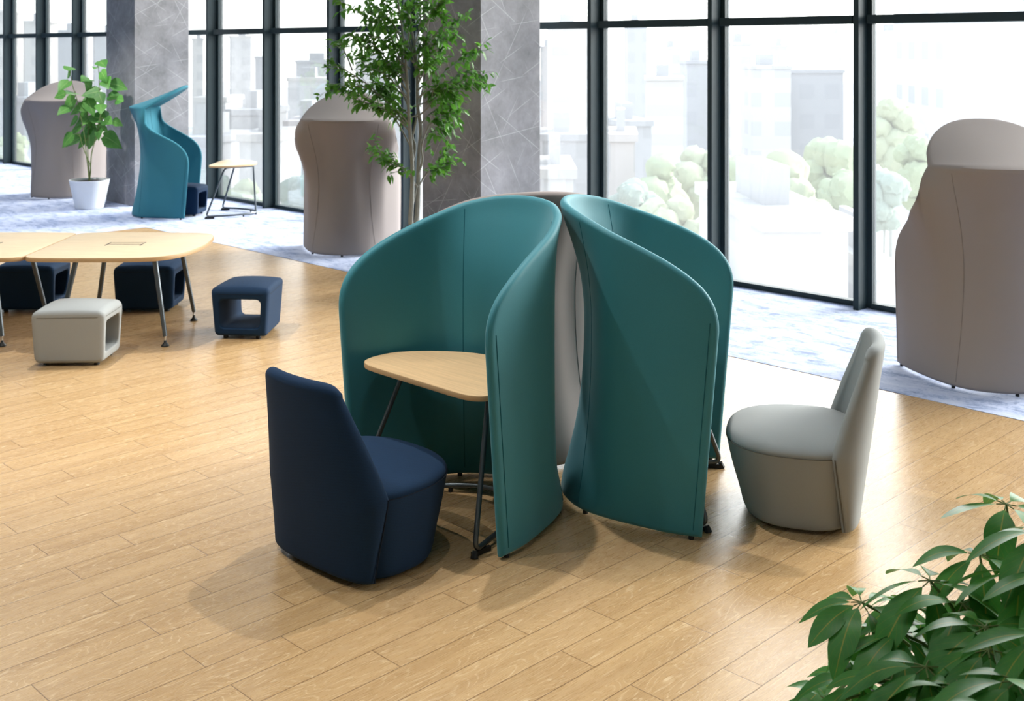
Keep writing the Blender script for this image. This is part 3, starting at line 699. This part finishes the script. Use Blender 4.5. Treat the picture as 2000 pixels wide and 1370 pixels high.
br = [[(545, 1140), (460, 1020), (375, 960), (310, 925), (255, 890)], [(545, 1135), (470, 1040), (430, 1010), (350, 985)], [(560, 1120), (620, 1030), (690, 960), (765, 885)], [(575, 1090), (620, 1040), (660, 1030), (740, 1000)],
      [(520, 920), (420, 740), (330, 650), (170, 560), (0, 545)], [(500, 800), (400, 700), (280, 640), (150, 600)], [(480, 760), (330, 590), (180, 470), (60, 400), (0, 355)], [(330, 590), (220, 530), (120, 530), (10, 515)],
      [(150, 430), (120, 350), (80, 270), (70, 245)], [(490, 640), (380, 430), (270, 360), (190, 325)], [(485, 560), (350, 350), (240, 240), (125, 212)], [(480, 500), (380, 220), (220, 100), (60, -10)],
      [(475, 450), (430, 250), (380, 80), (330, -60)], [(540, 450), (490, 200), (430, 60), (400, -40)], [(545, 480), (560, 300), (600, 100), (640, -40)], [(550, 470), (680, 340), (720, 200), (835, 95)],
      [(590, 600), (700, 450), (830, 350), (915, 315)], [(600, 620), (720, 520), (830, 440), (960, 462)], [(600, 640), (700, 560), (800, 500), (935, 490)], [(560, 760), (640, 680), (760, 640)], [(570, 850), (640, 800), (750, 775)], [(600, 800), (640, 740), (720, 690)],
      [(500, 640), (440, 560), (360, 520), (290, 500)], [(490, 600), (400, 500), (330, 440), (260, 420)], [(500, 700), (430, 640), (360, 560), (330, 540)], [(540, 560), (620, 470), (650, 390), (700, 300)],
      [(545, 600), (600, 560), (690, 540), (760, 580)], [(545, 640), (610, 620), (690, 600), (750, 660)], [(500, 420), (400, 330), (330, 240), (250, 215)], [(520, 330), (440, 200), (330, 140), (260, 60)], [(560, 350), (640, 230), (700, 150), (700, 80)],
      [(470, 350), (420, 180), (320, 60), (240, 0)], [(520, 300), (560, 160), (560, 40), (540, -40)], [(495, 520), (430, 420), (420, 340), (400, 280)], [(545, 520), (590, 420), (600, 330), (580, 250)], [(500, 560), (450, 470), (370, 400), (300, 290)], [(500, 760), (450, 700), (400, 640), (390, 600)], [(545, 700), (480, 720), (430, 700)],
      [(560, 700), (620, 640), (640, 560), (680, 500)], [(480, 300), (500, 150), (470, 30)], [(600, 300), (660, 260), (740, 240)], [(600, 160), (640, 80), (680, 20)], [(460, 260), (380, 120), (300, 110)], [(540, 400), (480, 330), (450, 260)], [(470, 420), (380, 380), (280, 440)], [(560, 480), (560, 420), (610, 360)]]
ZUP = Vector((0, 0, 1))
def leafat(p, tdir, up=None):
    d = tdir.normalized()*.5+rv(.75)+Vector((0, 0, -.25)); d.normalize()
    L = random.uniform(.056, .088); add_leaf(lb, uvl, p, d, ZUP+rv(.6), L, L*.5, 'oval', random.uniform(.05, .35), random.uniform(.1, .35), 5)
for b in br:
    x0, y0 = b[0]; dz1 = random.uniform(-.42, .42)*min(1, math.hypot(b[-1][0]-x0, b[-1][1]-y0)/300)
    P = [z2(x, y, dz1*(i/(len(b)-1))) for i, (x, y) in enumerate(b)]
    nn = 40; sm = [Vector(q) for q in smooth_line([tuple(q) for q in P], nn)]
    add_tube(bm, sm, [.009-.0065*i/(nn-1) for i in range(nn)], 6)
    ln = sum((sm[i+1]-sm[i]).length for i in range(nn-1))
    for i in range(nn-1):
        t = i/(nn-1)
        if t < .3: continue
        if random.random() < ln*1.1+.2: leafat(sm[i], sm[i+1]-sm[i])
        if random.random() < .30+.14*ln:                        # side twig
            tw = (sm[min(i+3, nn-1)]-sm[i]).normalized()+rv(.9); tw.normalize(); tl = random.uniform(.08, .2)
            q = sm[i]; tip = q+tw*tl+Vector((0, 0, -.02)); add_tube(bm, [tuple(q), tuple((q+tip)/2+Vector((0, 0, .012))), tuple(tip)], .002, 5)
            for k in range(int(tl/.034)+1):
                leafat(q.lerp(tip, (k+1)/(int(tl/.034)+1)), tw)
    leafat(sm[-1], sm[-1]-sm[-2])
build('stem', bm, M['bark'], root); build_foliage('foliage', lb, M['leaf_ficus'], root)

# umbrella plant in a white planter, near right corner of the picture
random.seed(5)
ctr = W(1.36, 2.92); root = empty('planter_bush', ctr); inv = root.location.copy()
tag(root, 'glossy umbrella plant bush with large leaflets in a white planter, front right', 'plant')
bm = bmesh.new()
for z0, z1, h0 in ((0, .46, .27),):
    o4 = [(-h0, -h0), (h0, -h0), (h0, h0), (-h0, h0)]
    rs = []
    for s, z in ((.9, 0), (1, .46), (.93, .46), (.9, .40)): rs.append([bm.verts.new((x*s, y*s, z)) for x, y in o4])
    for a, b in zip(rs, rs[1:]):
        for k in range(4): bm.faces.new((a[k], a[(k+1) % 4], b[(k+1) % 4], b[k]))
    bm.faces.new(rs[0][::-1]); bm.faces.new(rs[-1])
build('pot', bm, M['pot'], root, smooth=False)
build('soil', boxbm(-.235, .235, -.235, .235, .39, .415), M['soil'], root, smooth=False)
bm = bmesh.new(); lb, uvl = leafmesh()
# (px, py, height) of the hub of each leaf whorl
hubs = [(1683, 1177, .80, 1.0), (1816, 1134, .88, 1.05), (1965, 985, 1.0, .95), (1913, 1083, .93, .95), (1925, 1225, .90, 1.05), (1808, 1303, .83, 1.15), (1683, 1332, .68, .95), (1930, 1270, .88, 1.05), (1995, 1120, .97, 1.0), (1880, 1180, .86, 1.0), (1760, 1235, .78, 1.0), (1740, 1330, .72, 1.0), (1620, 1372, .60, 1.0), (1870, 1345, .84, 1.1), (1985, 1330, .92, 1.1), (2040, 1240, .98, 1.0), (2030, 1040, 1.05, 1.0), (1700, 1230, .70, .8), (1780, 1180, .74, .8), (1850, 1250, .76, .9), (1960, 1180, .84, .9), (1900, 1400, .85, 1.1), (1760, 1400, .74, 1.1), (1680, 1420, .62, 1.0), (2060, 1390, .95, 1.0), (2010, 1200, .80, .9), (1830, 1420, .8, 1), (1960, 1400, .9, 1), (2080, 1130, 1.0, 1.0), (1645, 1330, .56, .7)]
for i, (x, y, hz, sc) in enumerate(hubs):
    Z = F*(H-hz)/(y-HY); hub = ahead(x, y, Z)-inv
    foot = Vector((max(-.18, min(.18, hub.x*.5+random.uniform(-.05, .05))), max(-.18, min(.18, hub.y*.5+random.uniform(-.05, .05))), .41))
    mid = foot.lerp(hub, .55)+Vector((0, 0, .10)); sm = smooth_line([tuple(foot), tuple(mid), tuple(hub)], 12); add_tube(bm, sm, [.007-.004*k/11 for k in range(12)], 7)
    nl = random.choice((7, 8, 8)); a0 = random.uniform(0, 6.28)
    tilt = Vector((hub.x, hub.y, 0))*.5
    for k in range(nl):
        a = a0+2*math.pi*k/nl+random.uniform(-.15, .15); o = Vector((math.cos(a), math.sin(a), 0))
        # leaflets on the camera side hang longer
        camside = o.dot(Vector((S2, -S2, 0))*1.0)
        L = sc*(.152+.035*camside+random.uniform(-.018, .018))
        d = (o+tilt*.6+Vector((0, 0, random.uniform(-.3, .15)-.3*max(0, camside)))).normalized(); st = hub+d*.028*sc
        add_tube(bm, [tuple(hub), tuple(st)], .0018, 5)
        add_leaf(lb, uvl, st, d, Vector((0, 0, 1))+rv(.3), L, L*.46, 'leaflet', random.uniform(.25, .62), random.uniform(-.05, .22), 10, random.uniform(0, .06))
build('stem', bm, M['stem'], root); build_foliage('foliage', lb, M['leaf_umb'], root)

# ------------------------------------------------------------------ the city outside
GZ = -14.0
structure('ground', boxbm(-420, 420, YW+.6, 520, GZ-1, GZ), plain('pale_street', (.50, .50, .50), .9, 0, .1, .1), smooth=False)
hazed = lambda c: tuple(.15+.30*x for x in c)  # lifts and flattens facade colours, putting distance haze into them
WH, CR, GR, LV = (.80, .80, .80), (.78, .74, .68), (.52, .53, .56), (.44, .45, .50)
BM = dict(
    white=mat_building('white_facade', hazed(WH), hazed((.62, .62, .64)), 3.4, 3.1), balcony=mat_building('balcony_facade', hazed(WH), hazed((.60, .55, .50)), 6.0, 3.0, (.06, .94), (.12, .52)),
    cream=mat_building('cream_facade', hazed(CR), hazed((.55, .52, .50)), 4.0, 3.2), slab=mat_building('grey_slab_facade', hazed(GR), hazed((.47, .48, .52)), 3.0, 3.2),
    lav=mat_building('blue_grey_facade', hazed(LV), hazed((.38, .39, .45)), 2.8, 3.3), grid=mat_building('gridded_facade', hazed((.9, .9, .9)), hazed((.55, .58, .58)), 5.0, 4.6, (.25, .75), (.3, .7)), dark=mat_building('dark_facade', hazed((.34, .35, .38)), hazed((.26, .27, .3)), 3.0, 3.0),
    brick=mat_building('rose_facade', hazed((.62, .52, .49)), hazed((.45, .4, .4)), 3.0, 3.0))
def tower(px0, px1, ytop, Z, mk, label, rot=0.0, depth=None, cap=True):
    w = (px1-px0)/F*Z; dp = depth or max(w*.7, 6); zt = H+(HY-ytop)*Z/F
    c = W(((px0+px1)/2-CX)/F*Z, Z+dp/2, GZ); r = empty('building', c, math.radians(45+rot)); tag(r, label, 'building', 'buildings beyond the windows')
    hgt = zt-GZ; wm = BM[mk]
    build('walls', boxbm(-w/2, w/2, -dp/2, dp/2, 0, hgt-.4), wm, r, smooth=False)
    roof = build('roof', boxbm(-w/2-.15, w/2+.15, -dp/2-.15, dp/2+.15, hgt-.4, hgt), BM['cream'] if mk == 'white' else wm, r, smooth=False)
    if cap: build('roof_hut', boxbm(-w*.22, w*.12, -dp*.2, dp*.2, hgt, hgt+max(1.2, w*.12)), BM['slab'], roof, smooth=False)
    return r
tower(1075, 1150, 45, 150, 'balcony', 'pale apartment tower with balcony bands beside the right column', 4)
tower(1226, 1264, 42, 190, 'lav', 'slim grey tower rising beyond the second pane right of the column', 0)
tower(1268, 1340, 150, 120, 'balcony', 'cream balconied apartment block beyond the pane behind the right teal booth', -6)
tower(1342, 1392, 118, 135, 'lav', 'blue grey office slab beside the balconied block and a window mullion', 0)
tower(1300, 1330, 92, 210, 'cream', 'cream tower far behind the balconied apartment block', 0)
tower(1196, 1262, 236, 85, 'dark', 'dark low house left of the tree tops beyond the glass', 8)
tower(1200, 1250, 262, 62, 'brick', 'rose coloured low house below the dark one beyond the glass', -5)
tower(1432, 1468, 82, 160, 'cream', 'narrow beige tower just right of the middle mullion', 0)
tower(1470, 1545, 128, 125, 'white', 'white office block in the middle of the wide right pane', 0)
tower(1546, 1648, 136, 130, 'lav', 'broad grey slab building right of the white office block', 0, cap=False)
tower(1520, 1538, 88, 200, 'slab', 'thin grey tower peeking above the white office block', 0)
tower(1634, 1646, 66, 230, 'cream', 'very thin distant mast-like tower near the right mullion', 0)
tower(1478, 1642, 425, 34, 'white', 'low white flat-roofed building just outside the wide right pane', 3, 9)
tower(1712, 1760, 520, 36, 'white', 'small white roof low beyond the pane by the right taupe booth', 0, 7)
tower(1868, 2080, -30, 110, 'grid', 'large white tower with a grid of windows at top right', -4, 20)
tower(1720, 1790, 60, 210, 'white', 'tall pale tower far beyond the rightmost pane', 0)
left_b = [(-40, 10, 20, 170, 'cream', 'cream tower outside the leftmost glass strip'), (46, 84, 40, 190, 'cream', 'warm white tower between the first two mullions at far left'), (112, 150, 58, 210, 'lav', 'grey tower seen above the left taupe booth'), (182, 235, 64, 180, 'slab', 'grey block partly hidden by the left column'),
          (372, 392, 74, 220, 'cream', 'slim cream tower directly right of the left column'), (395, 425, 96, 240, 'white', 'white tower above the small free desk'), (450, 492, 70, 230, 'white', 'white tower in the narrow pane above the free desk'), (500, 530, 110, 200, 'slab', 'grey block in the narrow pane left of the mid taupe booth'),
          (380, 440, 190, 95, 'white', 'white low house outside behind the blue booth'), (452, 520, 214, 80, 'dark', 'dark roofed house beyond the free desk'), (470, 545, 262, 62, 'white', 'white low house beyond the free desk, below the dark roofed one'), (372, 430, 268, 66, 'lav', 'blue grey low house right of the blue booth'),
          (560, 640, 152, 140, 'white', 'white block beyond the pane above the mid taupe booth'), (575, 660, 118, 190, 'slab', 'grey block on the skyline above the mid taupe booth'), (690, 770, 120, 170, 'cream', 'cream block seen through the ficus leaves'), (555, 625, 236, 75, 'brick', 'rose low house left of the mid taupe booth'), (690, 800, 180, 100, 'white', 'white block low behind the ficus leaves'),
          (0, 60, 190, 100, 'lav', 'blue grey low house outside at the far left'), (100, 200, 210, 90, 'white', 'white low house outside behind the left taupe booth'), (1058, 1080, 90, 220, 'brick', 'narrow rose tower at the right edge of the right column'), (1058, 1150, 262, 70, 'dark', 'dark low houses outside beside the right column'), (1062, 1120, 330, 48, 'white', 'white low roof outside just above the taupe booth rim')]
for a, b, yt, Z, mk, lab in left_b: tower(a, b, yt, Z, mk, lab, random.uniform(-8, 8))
tleaf = [plain('sage_crown', (.23, .265, .17), .9, 0, .1, .25), plain('pale_green_crown', (.265, .285, .195), .9, 0, .1, .25), plain('blue_green_crown', (.21, .25, .215), .9, 0, .1, .25)]
def park_tree(px, ytop, Z, wpx, ci, label):
    zt = H-(ytop-HY)*Z/F; w = wpx/F*Z; base = W((px-CX)/F*Z, Z, GZ); r = empty('park_tree', base); tag(r, label, 'tree', 'park trees beyond the windows')
    hgt = zt-GZ; bm = bmesh.new(); rnd = random.Random(int(px*7+ytop))
    for k in range(16):
        bm2 = bmesh.new(); bmesh.ops.create_icosphere(bm2, subdivisions=3, radius=1)
        s = w*rnd.uniform(.22, .34); c = Vector((rnd.uniform(-.3, .3)*w, rnd.uniform(-.3, .3)*w, hgt-s*rnd.uniform(.95, 4.6))) if k else Vector((0, 0, hgt-s*1.0))
        for v in bm2.verts:
            n = v.co.normalized(); dsp = 1+.22*mnoise.noise(n*2.6+c)+.14*mnoise.noise(n*7+c); v.co = c+n*s*dsp
        me = bpy.data.meshes.new('tmp'); bm2.to_mesh(me); bm2.free(); bm.from_mesh(me); bpy.data.meshes.remove(me)
    build('crown', bm, tleaf[ci], r)
    bm = bmesh.new(); add_tube(bm, [(0, 0, 0), (0, 0, hgt*.5), (.1, 0, hgt-w*.35)], [w*.05, w*.04, w*.03], 8); build('trunk', bm, M['bark'], r)
trees = [(1290, 300, 60, 120, 0, 'sage tree left in the pane behind the right teal booth'), (1355, 285, 64, 110, 1, 'pale tree at the right side of the pane behind the right teal booth'), (1240, 350, 52, 100, 2, 'blue green tree beside the low houses beyond the glass'), (1325, 385, 46, 130, 1, 'pale green tree low behind the right teal booth'),
         (1445, 305, 58, 110, 0, 'sage tree next to the middle mullion in the wide right pane'), (1530, 292, 66, 130, 1, 'pale tree in the centre of the wide right pane'), (1620, 270, 70, 110, 0, 'sage tree before the broad grey slab building'), (1480, 370, 46, 120, 2, 'blue green tree left above the low white building'), (1592, 385, 51, 120, 1, 'pale green tree right above the low white building'),
         (1740, 190, 75, 95, 1, 'tall pale tree just right of the right mullion'), (1790, 262, 62, 90, 0, 'sage tree against the left edge of the right taupe booth'), (1725, 330, 50, 80, 2, 'blue green tree low beside the right mullion'), (1650, 330, 62, 100, 0, 'sage tree behind the right mullion'), (1300, 470, 38, 140, 2, 'blue green tree lowest in the pane by the right teal booth'),
         (1105, 420, 44, 100, 2, 'blue green tree outside above the taupe booth rim'), (600, 340, 55, 110, 2, 'blue green tree outside left of the mid taupe booth'), (480, 350, 48, 110, 0, 'sage tree outside behind the free desk'), (400, 330, 62, 90, 2, 'blue green tree outside between blue booth and free desk'), (30, 260, 70, 110, 0, 'sage tree outside at the far left')]
for a in trees: park_tree(*a)

# ------------------------------------------------------------------ light
w = bpy.data.worlds.new('sky'); scene.world = w; w.use_nodes = True; nt = w.node_tree; nt.nodes.clear()
t = NT.__new__(NT); t.t = nt; t.m = None; t.out = nt.nodes.new('ShaderNodeOutputWorld')
dirv = t.coord('Generated'); sx = t.n('SeparateXYZ'); t.put(sx.inputs[0], dirv)
sky = t.ramp(t.mr(sx.outputs[2], -.05, .9), [(0, (1, 1, 1)), (.25, (.96, .98, 1.0)), (1, (.62, .78, 1.0))])
sun_dir = Vector((.28, .85, .45)).normalized()
dp = t.n('VectorMath', _operation='DOT_PRODUCT'); t.put(dp.inputs[0], dirv); dp.inputs[1].default_value = sun_dir
glow = t.math('POWER', t.math('MAXIMUM', dp.outputs['Value'], 0.0), 14.0)
dp2 = t.n('VectorMath', _operation='DOT_PRODUCT'); t.put(dp2.inputs[0], dirv); dp2.inputs[1].default_value = Vector((-.53, .85, .24)).normalized()
haze = t.math('POWER', t.math('MAXIMUM', dp2.outputs['Value'], 0.0), 26.0)
glow = t.math('ADD', t.math('MULTIPLY', glow, 3.2), t.math('MULTIPLY', haze, .6))
SKY, GLOW = 3.4, 12.0
bg1 = t.n('Background', Strength=SKY); t.put(bg1.inputs[0], sky)
bg2 = t.n('Background', Color=(1.0, .97, .93)); t.put(bg2.inputs[1], t.math('MULTIPLY', glow, GLOW))
ad = t.n('AddShader'); nt.links.new(bg1.outputs[0], ad.inputs[0]); nt.links.new(bg2.outputs[0], ad.inputs[1]); nt.links.new(ad.outputs[0], t.out.inputs[0])

def lamp(name, typ, loc, energy, color, **kw):
    d = bpy.data.lights.new(name, typ); d.energy = energy; d.color = color
    for k, v in kw.items(): setattr(d, k, v)
    o = bpy.data.objects.new(name, d); COL.objects.link(o); o.location = loc; return o
WARM = (1.0, .985, .96)
def spot(u, Z, e, ang=96, r=.03, color=WARM):  # serves the room's downlights and the added fill spots alike
    p = W(u, Z, CEIL-.12); o = lamp('downlight_and_fill', 'SPOT', p, e, color, spot_size=math.radians(ang), spot_blend=.6, shadow_soft_size=r)
    return o
spot(-.05, 6.35, 292)
spot(-1.8, 5.6, 176)
spot(-.35, 4.7, 58)
spot(1.9, 4.4, 23)
spot(3.3, 6.4, 30)  # added fill above the right taupe screen to lighten its back
aimed = spot(2.2, 4.2, 150, 60); aimed.rotation_euler = (W(3.5, 7.7, .9)-aimed.location).to_track_quat('-Z', 'Y').to_euler()  # added fill, tilted at the right taupe screen to brighten its body
spot(-3.3, 8.9, 468)
spot(-3.6, 6.4, 269)
spot(-2.6, 4.2, 176)
spot(-4.6, 13.6, 386)  # added fill for the dim carpet and pot on the far left
spot(-6.4, 15.4, 386)  # second added fill for the far left
spot(-8.0, 18.6, 234)  # added fill at the far left end of the carpet
for (x, y, e) in ((-2.5, 1.0, 16), (-6.0, 1.5, 20), (-10.5, 4.0, 24)):
    lamp('fill_panel', 'AREA', (x, y, CEIL-.03), e, (.90, .97, 1.0), shape='RECTANGLE', size=2.4, size_y=1.2)  # added cool soft fill, no panel lamp is modelled in the ceiling

# ------------------------------------------------------------------ camera
cam = bpy.data.cameras.new('camera'); co = bpy.data.objects.new('camera', cam); COL.objects.link(co)
co.location = (0, 0, H); co.rotation_euler = (math.radians(90), 0, math.radians(45))
cam.sensor_width = 36; cam.lens = 36*F/2000; cam.shift_x = 0; cam.shift_y = -(685-HY)/2000
cam.clip_end = 2000; cam.clip_start = .05
cam.dof.use_dof = True; cam.dof.focus_distance = 4.6; cam.dof.aperture_fstop = 6.0
scene.camera = co
vs = scene.view_settings; vs.view_transform = 'Standard'; vs.look = 'None'; vs.exposure = 0.0; vs.gamma = 1.0; vs.use_curve_mapping = False
cy = scene.cycles; cy.use_denoising = True; cy.max_bounces = 8; cy.diffuse_bounces = 4; cy.glossy_bounces = 4; cy.transparent_max_bounces = 16; cy.caustics_reflective = False; cy.caustics_refractive = False; cy.sample_clamp_indirect = 8
